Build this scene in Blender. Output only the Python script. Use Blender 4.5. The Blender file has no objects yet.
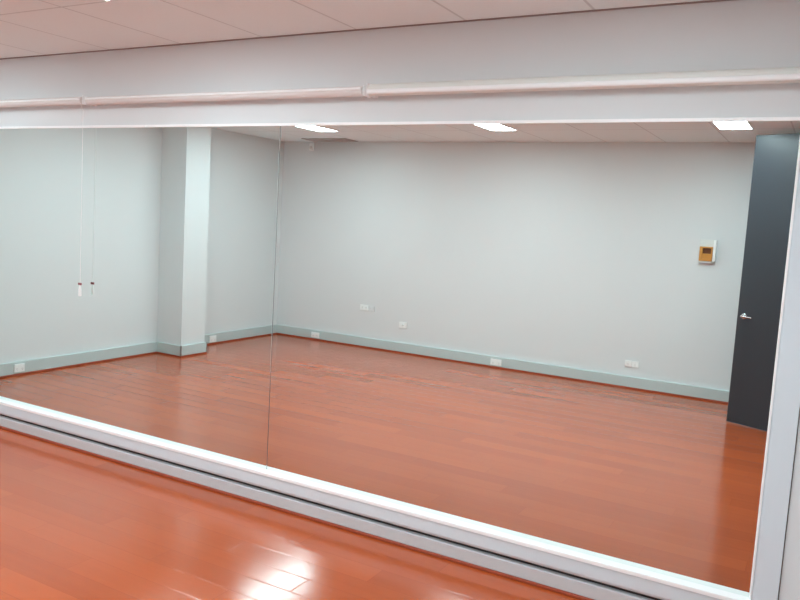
import bpy, bmesh, math
from mathutils import Vector, Matrix

SC = bpy.context.scene
COL = SC.collection

# ------------------------------------------------------------------ measures (metres); mirror face lies in y = 0, room is y < 0
H = 2.619            # ceiling height
XL = -6.585          # left wall face
XR = 0.165           # right wall face
YB = -4.98           # back wall face
M_L, M_R = -6.25, -0.156     # mirror left / right edge
M_B, M_T = 0.198, 2.137      # mirror bottom / top
SEAM = -2.698
SKH = 0.128          # skirting duct height
SKD = 0.032          # skirting duct depth


# ------------------------------------------------------------------ materials
def mat(name, color, rough=0.5, metal=0.0, spec=0.5, bump=0.0, bscale=200.0, vary=0.0, coat=0.0):
    m = bpy.data.materials.new(name)
    m.use_nodes = True
    nt = m.node_tree
    b = nt.nodes['Principled BSDF']
    b.inputs['Base Color'].default_value = (*color, 1)
    b.inputs['Roughness'].default_value = rough
    b.inputs['Metallic'].default_value = metal
    b.inputs['Specular IOR Level'].default_value = spec
    b.inputs['Coat Weight'].default_value = coat
    tc = nt.nodes.new('ShaderNodeTexCoord')
    if vary > 0:
        n = nt.nodes.new('ShaderNodeTexNoise')
        n.inputs['Scale'].default_value = 3.0
        n.inputs['Detail'].default_value = 4.0
        nt.links.new(tc.outputs['Object'], n.inputs['Vector'])
        r = nt.nodes.new('ShaderNodeMix')
        r.data_type = 'RGBA'
        r.inputs[6].default_value = (*[c * (1 - vary) for c in color], 1)
        r.inputs[7].default_value = (*[min(1, c * (1 + vary)) for c in color], 1)
        nt.links.new(n.outputs['Fac'], r.inputs[0])
        nt.links.new(r.outputs[2], b.inputs['Base Color'])
    if bump > 0:
        n2 = nt.nodes.new('ShaderNodeTexNoise')
        n2.inputs['Scale'].default_value = bscale
        n2.inputs['Detail'].default_value = 3.0
        nt.links.new(tc.outputs['Object'], n2.inputs['Vector'])
        bp = nt.nodes.new('ShaderNodeBump')
        bp.inputs['Strength'].default_value = bump
        bp.inputs['Distance'].default_value = 0.002
        nt.links.new(n2.outputs['Fac'], bp.inputs['Height'])
        nt.links.new(bp.outputs['Normal'], b.inputs['Normal'])
    return m


class NT:
    """tiny helper for node maths"""
    def __init__(self, nt):
        self.nt = nt

    def m(self, op, a, b=None, c=None):
        n = self.nt.nodes.new('ShaderNodeMath')
        n.operation = op
        for i, v in enumerate((a, b, c)):
            if v is None:
                continue
            if isinstance(v, (int, float)):
                n.inputs[i].default_value = v
            else:
                self.nt.links.new(v, n.inputs[i])
        return n.outputs[0]


def floor_material():
    m = bpy.data.materials.new('glossy red timber planks')
    m.use_nodes = True
    nt = m.node_tree
    N = NT(nt)
    L = nt.links.new
    b = nt.nodes['Principled BSDF']
    tc = nt.nodes.new('ShaderNodeTexCoord')
    sp = nt.nodes.new('ShaderNodeSeparateXYZ')
    L(tc.outputs['Object'], sp.inputs[0])
    X, Y = sp.outputs[0], sp.outputs[1]
    PW, PL = 0.142, 1.22
    v = N.m('DIVIDE', N.m('ADD', Y, 0.475), PW)
    row = N.m('FLOOR', v)
    fv = N.m('FRACT', v)
    off = N.m('MULTIPLY', N.m('ADD', row, 1.0), -0.497)
    u = N.m('DIVIDE', N.m('SUBTRACT', N.m('ADD', X, 2.437), off), PL)
    col = N.m('FLOOR', u)
    fu = N.m('FRACT', u)
    dv = N.m('MULTIPLY', N.m('MINIMUM', fv, N.m('SUBTRACT', 1.0, fv)), PW)
    du = N.m('MULTIPLY', N.m('MINIMUM', fu, N.m('SUBTRACT', 1.0, fu)), PL)
    dist = N.m('MINIMUM', dv, du)
    idv = nt.nodes.new('ShaderNodeCombineXYZ')
    L(row, idv.inputs[0])
    L(col, idv.inputs[1])
    wn = nt.nodes.new('ShaderNodeTexWhiteNoise')
    wn.noise_dimensions = '2D'
    L(idv.outputs[0], wn.inputs['Vector'])
    # grain stretched along the plank, shifted per plank
    gv = nt.nodes.new('ShaderNodeCombineXYZ')
    L(N.m('MULTIPLY', X, 1.3), gv.inputs[0])
    L(N.m('MULTIPLY', Y, 26.0), gv.inputs[1])
    L(N.m('MULTIPLY', wn.outputs['Value'], 37.0), gv.inputs[2])
    gn = nt.nodes.new('ShaderNodeTexNoise')
    gn.inputs['Scale'].default_value = 1.0
    gn.inputs['Detail'].default_value = 5.0
    gn.inputs['Roughness'].default_value = 0.6
    L(gv.outputs[0], gn.inputs['Vector'])
    fac = N.m('ADD', N.m('ADD', N.m('MULTIPLY', wn.outputs['Value'], 0.38), N.m('MULTIPLY', gn.outputs['Fac'], 0.40)), 0.11)
    ramp = nt.nodes.new('ShaderNodeValToRGB')
    e = ramp.color_ramp.elements
    e[0].position, e[0].color = 0.15, (*FLOOR_DARK, 1)
    e[1].position, e[1].color = 0.85, (*FLOOR_LIGHT, 1)
    L(fac, ramp.inputs[0])
    seam = N.m('LESS_THAN', dist, 0.0011)
    mix = nt.nodes.new('ShaderNodeMix')
    mix.data_type = 'RGBA'
    L(seam, mix.inputs[0])
    L(ramp.outputs[0], mix.inputs[6])
    mix.inputs[7].default_value = (0.36, 0.062, 0.017, 1)
    L(mix.outputs[2], b.inputs['Base Color'])
    # micro-bevel at each joint
    hgt = N.m('MINIMUM', N.m('DIVIDE', dist, 0.004), 1.0)
    bp = nt.nodes.new('ShaderNodeBump')
    bp.inputs['Strength'].default_value = 0.2
    bp.inputs['Distance'].default_value = 0.0012
    L(hgt, bp.inputs['Height'])
    # very slight long waviness of the lacquer
    bp2 = nt.nodes.new('ShaderNodeBump')
    bp2.inputs['Strength'].default_value = 0.02
    bp2.inputs['Distance'].default_value = 0.001
    L(gn.outputs['Fac'], bp2.inputs['Height'])
    L(bp.outputs['Normal'], bp2.inputs['Normal'])
    L(bp2.outputs['Normal'], b.inputs['Normal'])
    b.inputs['Roughness'].default_value = FLOOR_ROUGH
    b.inputs['Specular IOR Level'].default_value = FLOOR_SPEC
    return m


def ceiling_material():
    m = bpy.data.materials.new('ceiling tiles')
    m.use_nodes = True
    nt = m.node_tree
    N = NT(nt)
    L = nt.links.new
    b = nt.nodes['Principled BSDF']
    tc = nt.nodes.new('ShaderNodeTexCoord')
    sp = nt.nodes.new('ShaderNodeSeparateXYZ')
    L(tc.outputs['Object'], sp.inputs[0])
    X, Y = sp.outputs[0], sp.outputs[1]
    fx = N.m('FRACT', N.m('DIVIDE', N.m('ADD', X, 4.688 + 0.0), 0.6135))
    dx = N.m('MULTIPLY', N.m('MINIMUM', fx, N.m('SUBTRACT', 1.0, fx)), 0.6135)
    dist = dx
    for yl in (-0.81, -2.02, -2.77, -3.97):
        dist = N.m('MINIMUM', dist, N.m('ABSOLUTE', N.m('SUBTRACT', Y, yl)))
    line = N.m('LESS_THAN', dist, 0.0065)
    n = nt.nodes.new('ShaderNodeTexNoise')
    n.inputs['Scale'].default_value = 90.0
    L(tc.outputs['Object'], n.inputs['Vector'])
    tile = nt.nodes.new('ShaderNodeMix')
    tile.data_type = 'RGBA'
    L(n.outputs['Fac'], tile.inputs[0])
    tile.inputs[6].default_value = (*[c * 0.96 for c in CEIL], 1)
    tile.inputs[7].default_value = (*CEIL, 1)
    mix = nt.nodes.new('ShaderNodeMix')
    mix.data_type = 'RGBA'
    L(line, mix.inputs[0])
    L(tile.outputs[2], mix.inputs[6])
    mix.inputs[7].default_value = (*[c * 0.76 for c in CEIL], 1)
    L(mix.outputs[2], b.inputs['Base Color'])
    b.inputs['Roughness'].default_value = 0.9
    bp = nt.nodes.new('ShaderNodeBump')
    bp.inputs['Strength'].default_value = 0.3
    bp.inputs['Distance'].default_value = 0.003
    L(N.m('MINIMUM', N.m('DIVIDE', dist, 0.012), 1.0), bp.inputs['Height'])
    L(bp.outputs['Normal'], b.inputs['Normal'])
    return m


def emit(name, color, strength):
    m = bpy.data.materials.new(name)
    m.use_nodes = True
    nt = m.node_tree
    b = nt.nodes['Principled BSDF']
    b.inputs['Base Color'].default_value = (0.9, 0.9, 0.9, 1)
    b.inputs['Emission Color'].default_value = (*color, 1)
    b.inputs['Emission Strength'].default_value = strength
    return m


def mirror_material(name, tint):
    m = bpy.data.materials.new(name)
    m.use_nodes = True
    nt = m.node_tree
    nt.nodes.remove(nt.nodes['Principled BSDF'])
    g = nt.nodes.new('ShaderNodeBsdfGlossy')
    g.inputs['Color'].default_value = (*tint, 1)
    g.inputs['Roughness'].default_value = 0.0
    nt.links.new(g.outputs[0], nt.nodes['Material Output'].inputs['Surface'])
    return m


FLOOR_DARK = (0.36, 0.067, 0.0175)
FLOOR_LIGHT = (0.49, 0.097, 0.024)
FLOOR_ROUGH = 0.15
FLOOR_SPEC = 0.75
CEIL = (0.87, 0.94, 0.95)
WALL = (0.70, 0.72, 0.725)
MIRROR2 = (0.815, 0.905, 0.88)
MIRROR = (0.84, 0.90, 0.875)
LAMP = 34.0
LAMPCOL = (0.81, 1.0, 1.06)
EXPO = 0.0

M = dict(
    floor=floor_material(),
    ceiling=ceiling_material(),
    wall=mat('matt off-white wall paint', WALL, 0.6, spec=0.3, bump=0.08, bscale=320),
    skirting=mat('grey skirting duct paint', (0.50, 0.57, 0.565), 0.35, spec=0.5, vary=0.02),
    frontduct=mat('pale grey duct cover', (0.55, 0.55, 0.56), 0.4, vary=0.02),
    quad=mat('dark red timber bead', (0.33, 0.06, 0.025), 0.3, vary=0.15),
    white=mat('white gloss trim paint', (0.93, 0.93, 0.93), 0.35),
    board=mat('white satin board', (0.64, 0.70, 0.74), 0.4),
    shadow=mat('dark joint and gap shade', (0.05, 0.045, 0.045), 0.8),  # near-black for the mirror joint and the painted shade under the ledge
    angle=mat('brown ceiling shadow line', (0.28, 0.21, 0.20), 0.6),  # brown tone paints in the shadow line under the ceiling
    steel=mat('brushed corner post metal', (0.30, 0.31, 0.31), 0.35, metal=0.8),
    mirror=mirror_material('silvered mirror glass', MIRROR),
    mirror2=mirror_material('greener silvered mirror glass', MIRROR2),
    lamp=emit('led diffuser', LAMPCOL, LAMP),
    plastic=mat('white moulded plastic', (0.86, 0.87, 0.86), 0.3),
    greyplastic=mat('pale grey plastic', (0.70, 0.71, 0.69), 0.4),
    darkslot=mat('dark slot', (0.03, 0.03, 0.03), 0.6),
    door=mat('charcoal door paint', (0.030, 0.034, 0.042), 0.38, spec=0.5, bump=0.05, bscale=120),
    chrome=mat('satin chrome', (0.75, 0.75, 0.76), 0.2, metal=1.0),
    fabric=mat('beige blind fabric', (0.74, 0.70, 0.68), 0.75, bump=0.15, bscale=600),
    fabric2=mat('cream blind fabric', (0.78, 0.79, 0.75), 0.75, bump=0.15, bscale=600),
    hem=mat('white blind bar', (0.92, 0.93, 0.93), 0.35),
    cord=mat('white blind cord', (0.86, 0.87, 0.86), 0.5),
    red=mat('dark red cord tag', (0.26, 0.06, 0.07), 0.5),
    amber=mat('amber plastic', (0.62, 0.27, 0.05), 0.35),
    brown=mat('dark brown window', (0.16, 0.05, 0.015), 0.3),
    vent=mat('grey vent metal', (0.42, 0.39, 0.37), 0.6),
    ventback_gapshade=mat('dull vent backing and gap shade', (0.16, 0.14, 0.13), 0.8),  # vent backing; also paints the shadow gap beside the jamb board
    corridor=mat('corridor paint', (0.6, 0.6, 0.6), 0.7),
)


# ------------------------------------------------------------------ mesh helpers
def bx(bm, x0, x1, y0, y1, z0, z1, bev=0.0, seg=2):
    xs, ys, zs = sorted((x0, x1)), sorted((y0, y1)), sorted((z0, z1))
    vs = [bm.verts.new((x, y, z)) for x in xs for y in ys for z in zs]
    f = [(0, 1, 3, 2), (4, 6, 7, 5), (0, 4, 5, 1), (2, 3, 7, 6), (0, 2, 6, 4), (1, 5, 7, 3)]
    fs = [bm.faces.new([vs[i] for i in q]) for q in f]
    if bev > 0:
        es = list({e for q in fs for e in q.edges})
        bmesh.ops.bevel(bm, geom=es, offset=bev, segments=seg, profile=0.5, affect='EDGES')
    return vs


def cyl(bm, p0, p1, r, n=24, r2=None, cap=True):
    p0, p1 = Vector(p0), Vector(p1)
    d = (p1 - p0).normalized()
    a = d.orthogonal().normalized()
    b = d.cross(a)
    r2 = r if r2 is None else r2
    A = [bm.verts.new(p0 + r * (a * math.cos(2 * math.pi * k / n) + b * math.sin(2 * math.pi * k / n))) for k in range(n)]
    B = [bm.verts.new(p1 + r2 * (a * math.cos(2 * math.pi * k / n) + b * math.sin(2 * math.pi * k / n))) for k in range(n)]
    for k in range(n):
        bm.faces.new((A[k], A[(k + 1) % n], B[(k + 1) % n], B[k]))
    if cap:
        bm.faces.new(A[::-1])
        bm.faces.new(B)


def lathe(bm, c, prof, axis='z', n=24):
    """prof: list of (radius, height) revolved about the axis through c"""
    rings = []
    for r, h in prof:
        ring = []
        for k in range(n):
            t = 2 * math.pi * k / n
            p = {'z': (r * math.cos(t), r * math.sin(t), h),
                 'y': (r * math.cos(t), h, r * math.sin(t)),
                 'x': (h, r * math.cos(t), r * math.sin(t))}[axis]
            ring.append(bm.verts.new(Vector(c) + Vector(p)))
        rings.append(ring)
    for a, b in zip(rings, rings[1:]):
        for k in range(n):
            bm.faces.new((a[k], a[(k + 1) % n], b[(k + 1) % n], b[k]))
    bm.faces.new(rings[0][::-1])
    bm.faces.new(rings[-1])


def extrude_x(bm, prof, x0, x1):
    """prof: closed list of (y, z) extruded along x"""
    A = [bm.verts.new((x0, y, z)) for y, z in prof]
    B = [bm.verts.new((x1, y, z)) for y, z in prof]
    n = len(prof)
    for k in range(n):
        bm.faces.new((A[k], A[(k + 1) % n], B[(k + 1) % n], B[k]))
    bm.faces.new(A[::-1])
    bm.faces.new(B)


def obj(name, bm, m, parent=None, smooth=False, origin=None):
    bmesh.ops.recalc_face_normals(bm, faces=bm.faces[:])
    if origin is not None:
        bmesh.ops.translate(bm, verts=bm.verts[:], vec=-Vector(origin))
    me = bpy.data.meshes.new(name)
    bm.to_mesh(me)
    bm.free()
    me.materials.append(M[m])
    if smooth:
        for p in me.polygons:
            p.use_smooth = True
        try:
            me.set_sharp_from_angle(angle=math.radians(40))
        except Exception:
            pass
    o = bpy.data.objects.new(name, me)
    COL.objects.link(o)
    if parent is not None:
        o.parent = parent
    elif origin is not None:
        o.location = origin
    return o


def tag(o, label, cat, group=None):
    o['label'] = label
    o['category'] = cat
    if group:
        o['group'] = group
    return o


def thing(name, label, cat, loc=(0, 0, 0), rz=0.0, group=None):
    o = bpy.data.objects.new(name, None)
    o.empty_display_size = 0.1
    COL.objects.link(o)
    o.location = loc
    o.rotation_euler = (0, 0, rz)
    return tag(o, label, cat, group)


def struct(name, bm, m, parent=None, label=None, cat=None, smooth=False):
    o = obj(name, bm, m, parent, smooth)
    if parent is None:
        o['kind'] = 'structure'
    if label:
        o['label'] = label
        o['category'] = cat
    return o


def new():
    return bmesh.new()


# ------------------------------------------------------------------ room shell
bm = new(); bx(bm, XL - 0.12, 1.6, YB - 0.12, 0.12, -0.1, 0.0)
struct('floor', bm, 'floor', label='glossy red-orange timber plank floor across the studio', cat='floor')
bm = new(); bx(bm, XL - 0.12, 1.6, YB - 0.12, 0.12, H, H + 0.1)
struct('ceiling', bm, 'ceiling', label='pinkish suspended ceiling of flat tiles in a thin grid', cat='ceiling')
bm = new(); bx(bm, XL - 0.12, 1.6, 0.0, 0.12, 0, H)
struct('wall_front', bm, 'wall', label='pale grey painted wall carrying the long mirror and the blinds', cat='wall')
bm = new(); bx(bm, XL - 0.12, XR + 0.12, YB - 0.12, YB, 0, H)
struct('wall_back', bm, 'wall', label='long plain off-white wall facing the mirror', cat='wall')
bm = new(); bx(bm, XL - 0.12, XL, YB, 0.0, 0, H)
struct('wall_left', bm, 'wall', label='off-white end wall with a boxed pillar', cat='wall')
# boxed pillar standing out of the left wall
PX, PY0, PY1 = -6.212, -2.822, -3.19
bm = new(); bx(bm, XL, PX, PY0, PY1, 0, H)
struct('wall_pillar', bm, 'wall', label='off-white boxed pillar standing out of the end wall', cat='pillar')
# right wall with a doorway (the leaf stands open into the room)
DY0, DY1, DH = -3.745, -2.83, 2.592
bm = new()
bx(bm, XR, XR + 0.12, YB, DY0, 0, H)
bx(bm, XR, XR + 0.12, DY1, 0.0, 0, H)
bx(bm, XR, XR + 0.12, DY0, DY1, DH, H)
struct('wall_right', bm, 'wall', label='off-white end wall with the doorway', cat='wall')
bm = new(); bx(bm, 1.48, 1.6, YB - 0.12, 0.0, 0, H)
bx(bm, XR + 0.12, 1.48, YB - 0.12, YB, 0, H)
struct('wall_corridor', bm, 'corridor', label='plain grey wall of the corridor past the doorway', cat='wall')
# brown strip standing in for the shadow line where the mirror wall meets the ceiling
bm = new(); bx(bm, XL, XR, -0.008, 0.0, H - 0.006, H)
struct('trim_1', bm, 'angle', label='thin dark strip painted as the shadow line between ceiling and mirror wall', cat='trim')


# skirting ducts (grey trunking) with a dark timber bead at the floor
def duct(name, x0, x1, y0, y1, label):
    b_ = new()
    bx(b_, x0, x1, y0, y1, 0.016, SKH, 0.004)
    return struct(name, b_, 'skirting', label=label, cat='skirting')


def bead(name, x0, x1, y0, y1, label):
    b_ = new()
    bx(b_, x0, x1, y0, y1, 0.0, 0.018, 0.004)
    return struct(name, b_, 'quad', label=label, cat='trim')


e = 0.001
duct('baseboard_back', XL, XR, YB, YB + SKD, 'grey skirting duct along the foot of the long back wall')
bead('trim_2', XL + SKD, XR, YB, YB + SKD + 0.012, 'dark red timber bead below the back skirting duct')
# left wall: before and after the pillar
duct('baseboard_left', XL, XL + SKD, 0.0, PY0 + SKD, 'grey skirting duct between the mirror and the pillar')
bead('trim_3', XL, XL + SKD + 0.012, -0.06, PY0 + SKD, 'dark red timber bead between the mirror and the pillar')
duct('baseboard_corner', XL, XL + SKD, PY1 - e, YB + SKD, 'grey skirting duct between the pillar and the back corner')
bead('trim_4', XL, XL + SKD + 0.012, PY1 - e, YB + SKD, 'dark red timber bead between the pillar and the back corner')
bm = new()
bx(bm, XL + SKD, PX + SKD - 0.012, PY0, PY0 + SKD, 0.016, SKH, 0.003)
bx(bm, PX, PX + SKD, PY0 + SKD - 0.012, PY1, 0.016, SKH, 0.003)
struct('baseboard_pillar', bm, 'skirting', label='grey skirting duct wrapped round the boxed pillar', cat='skirting')
bm = new()
bx(bm, XL + SKD, PX + SKD + 0.01, PY0 + SKD, PY0 + SKD + 0.01, 0, 0.018, 0.003)
bx(bm, PX + SKD, PX + SKD + 0.01, PY0 + SKD, PY1, 0, 0.018, 0.003)
struct('trim_5', bm, 'quad', label='dark red timber bead round the foot of the pillar', cat='trim')
bm = new()
bx(bm, PX + SKD - 0.014, PX + SKD + 0.003, PY0 + SKD - 0.014, PY0 + SKD + 0.003, 0.018, SKH + 0.002, 0.002)
struct('trim_6', bm, 'steel', label='metal corner post on the pillar skirting', cat='trim')
bm = new()
bx(bm, XL + SKD, PX + SKD + 0.004, PY1 - 0.008, PY1, 0.0, SKH + 0.003, 0.002)
struct('trim_7', bm, 'steel', label='grey end cap on the pillar skirting', cat='trim')
# mirror wall: lower duct strip, bead and a dark strip painted as the gap's shade
bm = new(); bx(bm, XL + SKD, -0.156, -0.042, 0.0, 0.014, 0.079, 0.004)
struct('baseboard_front', bm, 'frontduct', label='pale grey duct strip below the mirror ledge', cat='skirting')
bm = new(); bx(bm, XL + SKD, -0.156, -0.052, 0.0, 0.0, 0.015, 0.004)
struct('trim_8', bm, 'quad', label='dark red timber bead below the mirror ledge', cat='trim')
bm = new(); bx(bm, XL + SKD, -0.156, -0.012, 0.0, 0.079, 0.100)
struct('trim_9', bm, 'shadow', label='dark strip painted as the shadow gap between ledge and duct strip', cat='trim')
# flat jamb board on the right of the mirror and a dark strip painted as the shadow gap beside it
bm = new(); bx(bm, -0.147, -0.052, -0.018, 0.0, 0.0, 2.162, 0.002)
struct('trim_10', bm, 'board', label='flat pale jamb board right of the mirror', cat='trim')
bm = new(); bx(bm, -0.0515, -0.0485, -0.003, 0.0, 0.0, 2.162)
struct('trim_11', bm, 'ventback_gapshade', label='thin dark strip painted as the shadow gap beside the pale jamb board', cat='trim')

# ------------------------------------------------------------------ the mirror
mir = thing('wall_mirror', 'very long wall mirror in a thin white frame, reflecting the empty studio', 'mirror', (0, 0, 0))
bm = new(); bx(bm, SEAM + 0.0015, M_R, -0.005, -0.0005, M_B, M_T, 0.0012, 1)
obj('mirror_panel', bm, 'mirror', mir)['label'] = 'right mirror panel showing the dark door'
bm = new(); bx(bm, M_L, SEAM - 0.0015, -0.005, -0.0005, M_B, M_T, 0.0012, 1)
obj('mirror_panel', bm, 'mirror2', mir)['label'] = 'left mirror panel showing the pillar'
bm = new(); bx(bm, SEAM - 0.0015, SEAM + 0.0015, -0.0022, 0.0, M_B, M_T)
obj('panel_joint', bm, 'shadow', mir)
bm = new()
bx(bm, M_L - 0.01, -3.7350, -0.012, 0.0, M_T - 0.001, M_T + 0.014, 0.002)
bx(bm, -3.7325, -0.147, -0.012, 0.0, M_T - 0.001, M_T + 0.014, 0.002)
obj('top_rail', bm, 'white', mir)
bm = new(); bx(bm, M_R, -0.147, -0.022, 0.0, M_B, M_T, 0.002)
obj('side_rail', bm, 'white', mir)
bm = new(); bx(bm, M_L - 0.01, M_L, -0.02, 0.0, M_B, M_T, 0.002)
obj('side_rail', bm, 'white', mir)
bm = new()
extrude_x(bm, [(0.0, M_B), (-0.053, M_B), (-0.055, M_B - 0.002), (-0.055, M_B - 0.018), (-0.0, M_B - 0.018)], M_L - 0.01, -0.148)
obj('ledge', bm, 'white', mir)['label'] = 'white ledge below the mirror'
bm = new()
extrude_x(bm, [(0.0, M_B - 0.018), (-0.050, M_B - 0.018), (-0.050, 0.118), (-0.046, 0.107), (-0.036, 0.100), (0.0, 0.100)], M_L - 0.01, -0.148)
obj('apron_board', bm, 'board', mir)['label'] = 'pale grey apron board below the ledge'


# ------------------------------------------------------------------ roller blinds above the mirror
def blind(x0, x1, r, zc, fabric, bar_r, bar_dz, bar_dy, label):
    t = thing('roller_blind', label, 'blind', ((x0 + x1) / 2, 0, zc), 0, 'roller blinds above the mirror')
    h = (x1 - x0) / 2
    b_ = new()
    # rolled cloth: a slightly spiral section
    prof = []
    n = 36
    for k in range(n):
        a = 2 * math.pi * k / n
        rr = r * (0.94 + 0.06 * k / n)
        prof.append((-0.060 + rr * math.cos(a), rr * math.sin(a)))
    extrude_x(b_, prof, -h + 0.012, h - 0.012)
    obj('fabric_roll', b_, fabric, t, True)
    b_ = new(); cyl(b_, (-h + 0.004, -0.060, 0), (h - 0.004, -0.060, 0), 0.012, 16)
    obj('roller_tube', b_, 'hem', t, True)
    b_ = new()
    prof = [(-0.060 + bar_dy + bar_r * 0.6 * math.cos(2 * math.pi * k / 16), bar_dz + bar_r * math.sin(2 * math.pi * k / 16)) for k in range(16)]
    extrude_x(b_, prof, -h + 0.014, h - 0.014)
    obj('hem_bar', b_, 'hem', t, True)
    for s in (-1, 1):
        b_ = new()
        xx = s * (h - 0.003)
        bx(b_, xx - 0.002, xx + 0.002, -0.060 - r * 0.75, 0.0, -r * 0.95, r * 1.05, 0.0015)
        bx(b_, xx - 0.002 - (0.018 if s > 0 else 0), xx + 0.002 + (0.018 if s < 0 else 0), -0.003, 0.0, -r * 0.95, r * 1.05, 0.001)
        lathe(b_, (xx - s * 0.004, -0.060, 0), [(0.013, 0.0), (0.013, s * 0.003), (0.009, s * 0.008)], 'x', 16)
        obj('bracket', b_, 'hem', t)
    return t


lft = blind(-6.30, -4.228, 0.0265, 2.300, 'fabric', 0.006, 0.008, -0.028, 'rolled-up beige roller blind, leftmost, with a hanging white cord at its end')
blind(-4.208, -2.126, 0.0255, 2.297, 'fabric', 0.006, 0.010, -0.027, 'rolled-up beige roller blind in the middle, between the two end blinds')
blind(-2.108, -0.02, 0.0305, 2.301, 'fabric2', 0.012, -0.013, -0.030, 'rolled-up cream roller blind, thickest, on the right above the mirror')
# pull cord at the right end of the left blind: cord, tassel and red tag
mx = (-6.30 - 4.228) / 2
XTOP, XBOT, ZTAG = -4.250, -4.257, 1.131
ZC = 2.300
CX = XTOP - mx
CB = XBOT - mx
bm = new()
pts = [Vector((CX + 0.006, -0.083, 0.004)), Vector((CX + 0.002, -0.076, -0.024)), Vector((CX, -0.056, -0.06)), Vector((CB, -0.054, ZTAG - ZC))]
for a, b in zip(pts, pts[1:]):
    cyl(bm, a, b, 0.0017, 8)
cord = obj('pull_cord', bm, 'cord', lft, True)
cord['label'] = 'thin white pull cord hanging in front of the mirror'
zt = ZTAG - ZC
bm = new(); lathe(bm, (CB, -0.054, zt - 0.084), [(0.0085, 0), (0.0105, 0.004), (0.009, 0.045), (0.006, 0.064), (0.003, 0.075)], 'z', 16)
obj('tassel', bm, 'cord', cord, True)['label'] = 'white cord tassel'
bm = new()
bx(bm, CB - 0.016, CB + 0.012, -0.0585, -0.0495, zt - 0.012, zt + 0.003, 0.002)
obj('cord_tag', bm, 'red', cord)['label'] = 'dark red cord tag'


# ------------------------------------------------------------------ ceiling lights
def copy_tree(o, parent=None):
    c = o.copy()
    COL.objects.link(c)
    if parent is not None:
        c.parent = parent
    for ch in list(o.children):
        copy_tree(ch, c)
    return c


lights = [
    (-2.965, -1.435, 'flat white light panel seen directly at the picture top left'),
    (-5.125, -3.345, 'flat white light panel reflected nearest the pillar, leftmost of the reflected three'),
    (-2.990, -3.345, 'flat white light panel reflected between the other two'),
    (-0.840, -3.345, 'flat white light panel reflected nearest the dark door, rightmost'),
    (-5.150, -1.42, 'unseen flat light panel added to brighten the left wall, row nearest the mirror'),  # added out of view to lift the left wall
    (-0.845, -1.72, 'unseen flat light panel added to brighten the jamb side, row nearest the mirror'),  # extra unseen panel, put in to brighten the jamb side
]
lamp0 = thing('ceiling_light', lights[0][2], 'ceiling light', (lights[0][0], lights[0][1], H), 0, 'light panels in the ceiling')
bm = new(); bx(bm, -0.126, 0.126, -0.59, 0.59, -0.006, -0.003)
obj('diffuser', bm, 'lamp', lamp0)
bm = new()
for s in (-1, 1):
    bx(bm, s * 0.126, s * 0.140, -0.60, 0.60, -0.008, 0.0)
    bx(bm, -0.126, 0.126, s * 0.59, s * 0.60, -0.008, 0.0)
obj('frame', bm, 'white', lamp0)
for x, y, lab in lights[1:]:
    c = copy_tree(lamp0)
    c.location = (x, y, H)
    c['label'] = lab


# ------------------------------------------------------------------ the open dark door
LX, LY = -0.690, -4.100           # foot of the latch edge
hx, hy = XR - 0.012, -3.736       # hinge
ang = math.atan2(LY - hy, LX - hx)
wid = math.hypot(LX - hx, LY - hy)
door = bpy.data.objects.new('door_1', None)
COL.objects.link(door)
door.location = (hx, hy, 0)
door.rotation_euler = (0, 0, ang)
door['kind'] = 'structure'
door['label'] = 'tall charcoal door standing open in front of the back wall'
door['category'] = 'door'
# local x runs hinge -> latch; the face towards the mirror is local -y
bm = new(); bx(bm, 0.003, wid, 0.0, 0.038, 0.012, 2.580, 0.002)
obj('door_leaf', bm, 'door', door)
bm = new()
hz = 0.985
hxl = wid - 0.062
lathe(bm, (hxl, 0, hz), [(0.026, 0.0), (0.026, -0.006), (0.023, -0.009), (0.010, -0.010), (0.010, -0.045), (0.008, -0.052)], 'y', 24)
cyl(bm, (hxl, -0.044, hz), (hxl - 0.03, -0.050, hz), 0.0095, 16)
cyl(bm, (hxl - 0.03, -0.050, hz), (hxl - 0.095, -0.046, hz - 0.004), 0.0095, 16, 0.007)
lathe(bm, (hxl, 0.038, hz), [(0.026, 0.0), (0.026, 0.006), (0.023, 0.009), (0.010, 0.010), (0.010, 0.045), (0.008, 0.052)], 'y', 24)
cyl(bm, (hxl, 0.082, hz), (hxl - 0.095, 0.085, hz - 0.004), 0.0095, 16, 0.007)
obj('door_handle', bm, 'chrome', door, True)['label'] = 'chrome lever handle'
bm = new()
bx(bm, wid - 0.0005, wid + 0.0015, 0.008, 0.030, hz - 0.09, hz + 0.09, 0.0005)
obj('latch_plate', bm, 'chrome', door)
for z in (0.25, 1.28, 2.3):
    bm = new(); cyl(bm, (0.0, 0.0, z - 0.05), (0.0, 0.0, z + 0.05), 0.006, 12)
    obj('hinge', bm, 'chrome', door, True)


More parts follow.
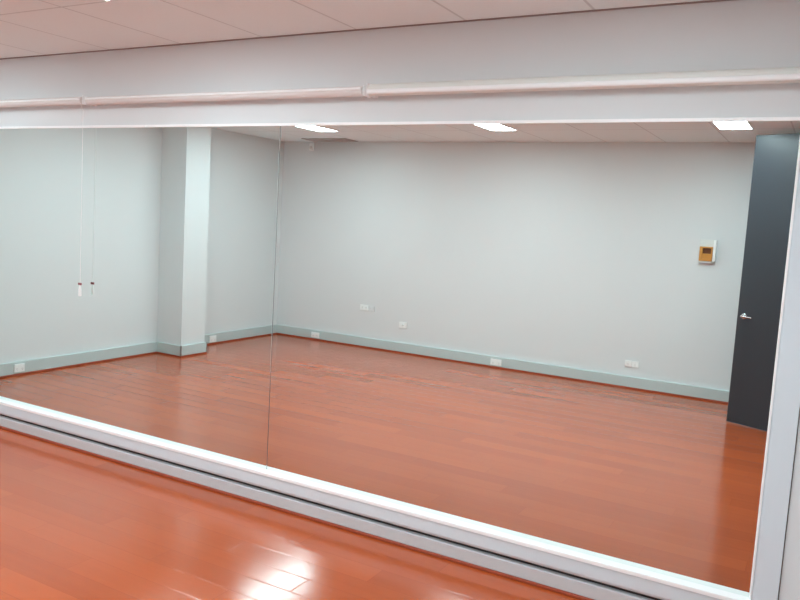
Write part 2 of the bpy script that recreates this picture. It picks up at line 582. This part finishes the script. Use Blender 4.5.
# ------------------------------------------------------------------ plates, outlets and fittings
# each is built facing local -y -> rotated so that it faces the room
def double_outlet(name, label, loc, rz, w=0.118, h=0.074, group=None, cat='power outlet'):
    t = thing(name, label, cat, loc, rz, group)
    b_ = new(); bx(b_, -w / 2, w / 2, -0.011, 0.0, -h / 2, h / 2, 0.003)
    obj('cover_plate', b_, 'plastic', t)
    for s in (-1, 1):
        b_ = new()
        cx = s * w * 0.26
        for dx, ang_ in ((-0.007, 0.5), (0.007, -0.5)):
            vs = bx(b_, -0.0011, 0.0011, -0.0114, -0.010, -0.004, 0.004)
            bmesh.ops.rotate(b_, verts=vs, cent=(0, 0, 0), matrix=Matrix.Rotation(ang_, 3, 'Y'))
            bmesh.ops.translate(b_, verts=vs, vec=(cx + dx, 0, -0.006))
        bx(b_, cx - 0.0011, cx + 0.0011, -0.0114, -0.010, -0.023, -0.015)
        obj('socket', b_, 'darkslot', t)
        b_ = new(); bx(b_, cx - 0.006, cx + 0.006, -0.0145, -0.010, 0.013, 0.027, 0.0015)
        obj('switch', b_, 'plastic', t)
    return t


PI = math.pi
FB = YB + SKD          # face of the back skirting
FL = XL + SKD
# local -y faces the room: back wall -> rotate 180 deg (faces +y); left wall -> faces +x: rotate 90 deg
G1 = 'double outlets in the skirting duct'
double_outlet('power_outlet', 'white double outlet in the skirting of the end wall, between mirror and pillar', (FL, -1.097, 0.071), PI / 2, 0.105, 0.078, G1)
double_outlet('power_outlet', 'white double outlet in the skirting just past the pillar', (FL, -3.690, 0.066), PI / 2, 0.115, 0.080, G1)
double_outlet('power_outlet', 'white double outlet in the back skirting, nearest the far corner', (-5.898, FB, 0.067), PI, 0.128, 0.074, G1)
double_outlet('power_outlet', 'white double outlet in the middle of the back skirting', (-3.303, FB, 0.068), PI, 0.138, 0.076, G1)

# plate with a round data jack, above the skirting
t = thing('data_outlet', 'white square plate with a small jack low on the back wall', 'wall plate', (-4.590, YB, 0.352), PI)
bm = new(); bx(bm, -0.057, 0.057, -0.012, 0.0, -0.038, 0.038, 0.003)
obj('cover_plate', bm, 'plastic', t)
bm = new(); lathe(bm, (0, -0.010, 0), [(0.014, 0), (0.014, -0.006), (0.010, -0.009)], 'y', 20)
obj('jack', bm, 'greyplastic', t, True)

# twin switch plate and the dull blank plate beside it
t = thing('switch_plate', 'white switch plate, highest plate low on the back wall left of centre', 'wall plate', (-5.170, YB, 0.513), PI)
bm = new(); bx(bm, -0.066, 0.066, -0.013, 0.0, -0.036, 0.036, 0.003)
obj('cover_plate', bm, 'plastic', t)
for s in (-1, 1):
    bm = new(); bx(bm, s * 0.028 - 0.007, s * 0.028 + 0.007, -0.017, -0.010, -0.011, 0.011, 0.002)
    obj('switch', bm, 'greyplastic', t)
t = thing('blank_switch_cover', 'dull grey blank plate right beside the highest white switch plate', 'wall plate', (-5.056, YB, 0.508), PI)
bm = new(); bx(bm, -0.036, 0.036, -0.008, 0.0, -0.034, 0.034, 0.003)
obj('cover_plate', bm, 'wall', t)
for s in (-1, 1):
    bm = new(); lathe(bm, (s * 0.024, -0.007, 0), [(0.003, 0), (0.003, -0.0018), (0.002, -0.0022)], 'y', 12)
    obj('screw', bm, 'chrome', t)


# pair of square plates near the door
def square_plate(label, x, z):
    t = thing('power_outlet', label, 'power outlet', (x, YB, z), PI, 'pair of square outlets on the back wall')
    b_ = new(); bx(b_, -0.0365, 0.0365, -0.012, 0.0, -0.034, 0.034, 0.003)
    obj('cover_plate', b_, 'plastic', t)
    b_ = new()
    for dx, ang_ in ((-0.007, 0.5), (0.007, -0.5)):
        vs = bx(b_, -0.0011, 0.0011, -0.0125, -0.011, -0.004, 0.004)
        bmesh.ops.rotate(b_, verts=vs, cent=(0, 0, 0), matrix=Matrix.Rotation(ang_, 3, 'Y'))
        bmesh.ops.translate(b_, verts=vs, vec=(dx, 0, -0.004))
    bx(b_, -0.0011, 0.0011, -0.0125, -0.011, -0.020, -0.012)
    obj('socket', b_, 'darkslot', t)
    b_ = new(); bx(b_, -0.006, 0.006, -0.0155, -0.011, 0.012, 0.025, 0.0015)
    obj('switch', b_, 'plastic', t)


square_plate('left one of the two square white outlets side by side near the dark door', -1.797, 0.266)
square_plate('right one of the two square white outlets side by side near the dark door', -1.722, 0.265)

# amber and white box on the back wall
t = thing('wall_box', 'small white box with an amber front high on the back wall by the dark door', 'wall box', (-1.106, YB, 1.510), PI)
bm = new()
bx(bm, -0.080, 0.080, -0.012, 0.0, -0.105, 0.130, 0.003)
obj('back_plate', bm, 'greyplastic', t)
# (seen in the mirror local +x shows on the left)
bm = new()
bx(bm, -0.048, 0.075, -0.060, -0.010, -0.085, -0.062, 0.003)
bx(bm, -0.048, 0.075, -0.060, -0.010, 0.045, 0.060, 0.003)
bx(bm, 0.045, 0.075, -0.060, -0.010, -0.064, 0.047, 0.003)
bx(bm, -0.048, -0.036, -0.060, -0.010, -0.064, 0.047, 0.003)
bx(bm, -0.040, 0.050, -0.050, -0.012, -0.064, -0.010, 0.002)
obj('amber_case', bm, 'amber', t)['label'] = 'amber case'
bm = new(); bx(bm, -0.038, 0.046, -0.030, -0.012, -0.012, 0.046)
obj('window', bm, 'brown', t)['label'] = 'dark brown window'
bm = new(); bx(bm, -0.080, -0.054, -0.065, -0.010, -0.085, 0.130, 0.003)
obj('hinged_cover', bm, 'plastic', t)['label'] = 'white cover swung aside'
bm = new(); bx(bm, -0.052, 0.070, -0.050, -0.010, -0.104, -0.086, 0.003)
obj('lower_lip', bm, 'greyplastic', t)

# motion sensor under the ceiling in the far corner
t = thing('motion_sensor', 'small white motion sensor under the ceiling by the far corner', 'sensor', (-6.105, YB, 2.545), PI)
bm = new(); bx(bm, -0.030, 0.030, -0.045, 0.0, -0.050, 0.050, 0.010)
obj('body', bm, 'plastic', t)
bm = new(); lathe(bm, (0, -0.043, -0.012), [(0.022, 0), (0.021, -0.006), (0.014, -0.014), (0.005, -0.018)], 'y', 20)
obj('lens', bm, 'greyplastic', t, True)

# grey return-air vent in the ceiling by the far corner
t = thing('ceiling_vent', 'dark grey slatted vent in the ceiling by the far corner', 'vent', (-5.70, -4.775, H))
VW, VD = 0.335, 0.150
bm = new()
for s in (-1, 1):
    bx(bm, s * VW, s * (VW - 0.025), -VD, VD, -0.010, 0.0, 0.002)
    bx(bm, -VW + 0.025, VW - 0.025, s * VD, s * (VD - 0.025), -0.010, 0.0, 0.002)
obj('frame', bm, 'vent', t)
bm = new(); bx(bm, -VW + 0.02, VW - 0.02, -VD + 0.02, VD - 0.02, -0.003, 0.0)
obj('backing', bm, 'ventback_gapshade', t)
for k in range(9):
    yy = -VD + 0.035 + k * (2 * VD - 0.07) / 8
    bm = new()
    vs = bx(bm, -VW + 0.025, VW - 0.025, -0.010, 0.010, -0.001, 0.001)
    bmesh.ops.rotate(bm, verts=vs, cent=(0, 0, 0), matrix=Matrix.Rotation(0.6, 3, 'X'))
    bmesh.ops.translate(bm, verts=vs, vec=(0, yy, -0.007))
    obj('slat', bm, 'vent', t)

# ------------------------------------------------------------------ world, camera, view
w = bpy.data.worlds.new('World')
SC.world = w
w.use_nodes = True
w.node_tree.nodes['Background'].inputs[0].default_value = (0.5, 0.5, 0.5, 1)
w.node_tree.nodes['Background'].inputs[1].default_value = 0.3

yaw, pitch, roll, foc = 0.5080, -0.1047, 0.0581, 767.9
cy, sy, cp, sp_, cr, sr = math.cos(yaw), math.sin(yaw), math.cos(pitch), math.sin(pitch), math.cos(roll), math.sin(roll)
fwd = Vector((-sy * cp, cy * cp, sp_))
right = Vector((cy, sy, 0))
up = right.cross(fwd)
r2 = cr * right + sr * up
u2 = -sr * right + cr * up
cam = bpy.data.cameras.new('camera')
cam.sensor_fit = 'HORIZONTAL'
cam.sensor_width = 36.0
cam.lens = foc / 800 * 36.0
cam.clip_start = 0.02
co = bpy.data.objects.new('camera', cam)
COL.objects.link(co)
mw = Matrix((r2, u2, -fwd)).transposed().to_4x4()
mw.translation = Vector((0, -3.396, 1.668))
co.matrix_world = mw
SC.camera = co

SC.view_settings.view_transform = 'Standard'
SC.view_settings.look = 'None'
SC.view_settings.gamma = 1.0
SC.view_settings.use_curve_mapping = False
SC.view_settings.exposure = EXPO
SC.cycles.max_bounces = 14
SC.cycles.diffuse_bounces = 8
SC.cycles.glossy_bounces = 8
SC.cycles.sample_clamp_indirect = 10.0
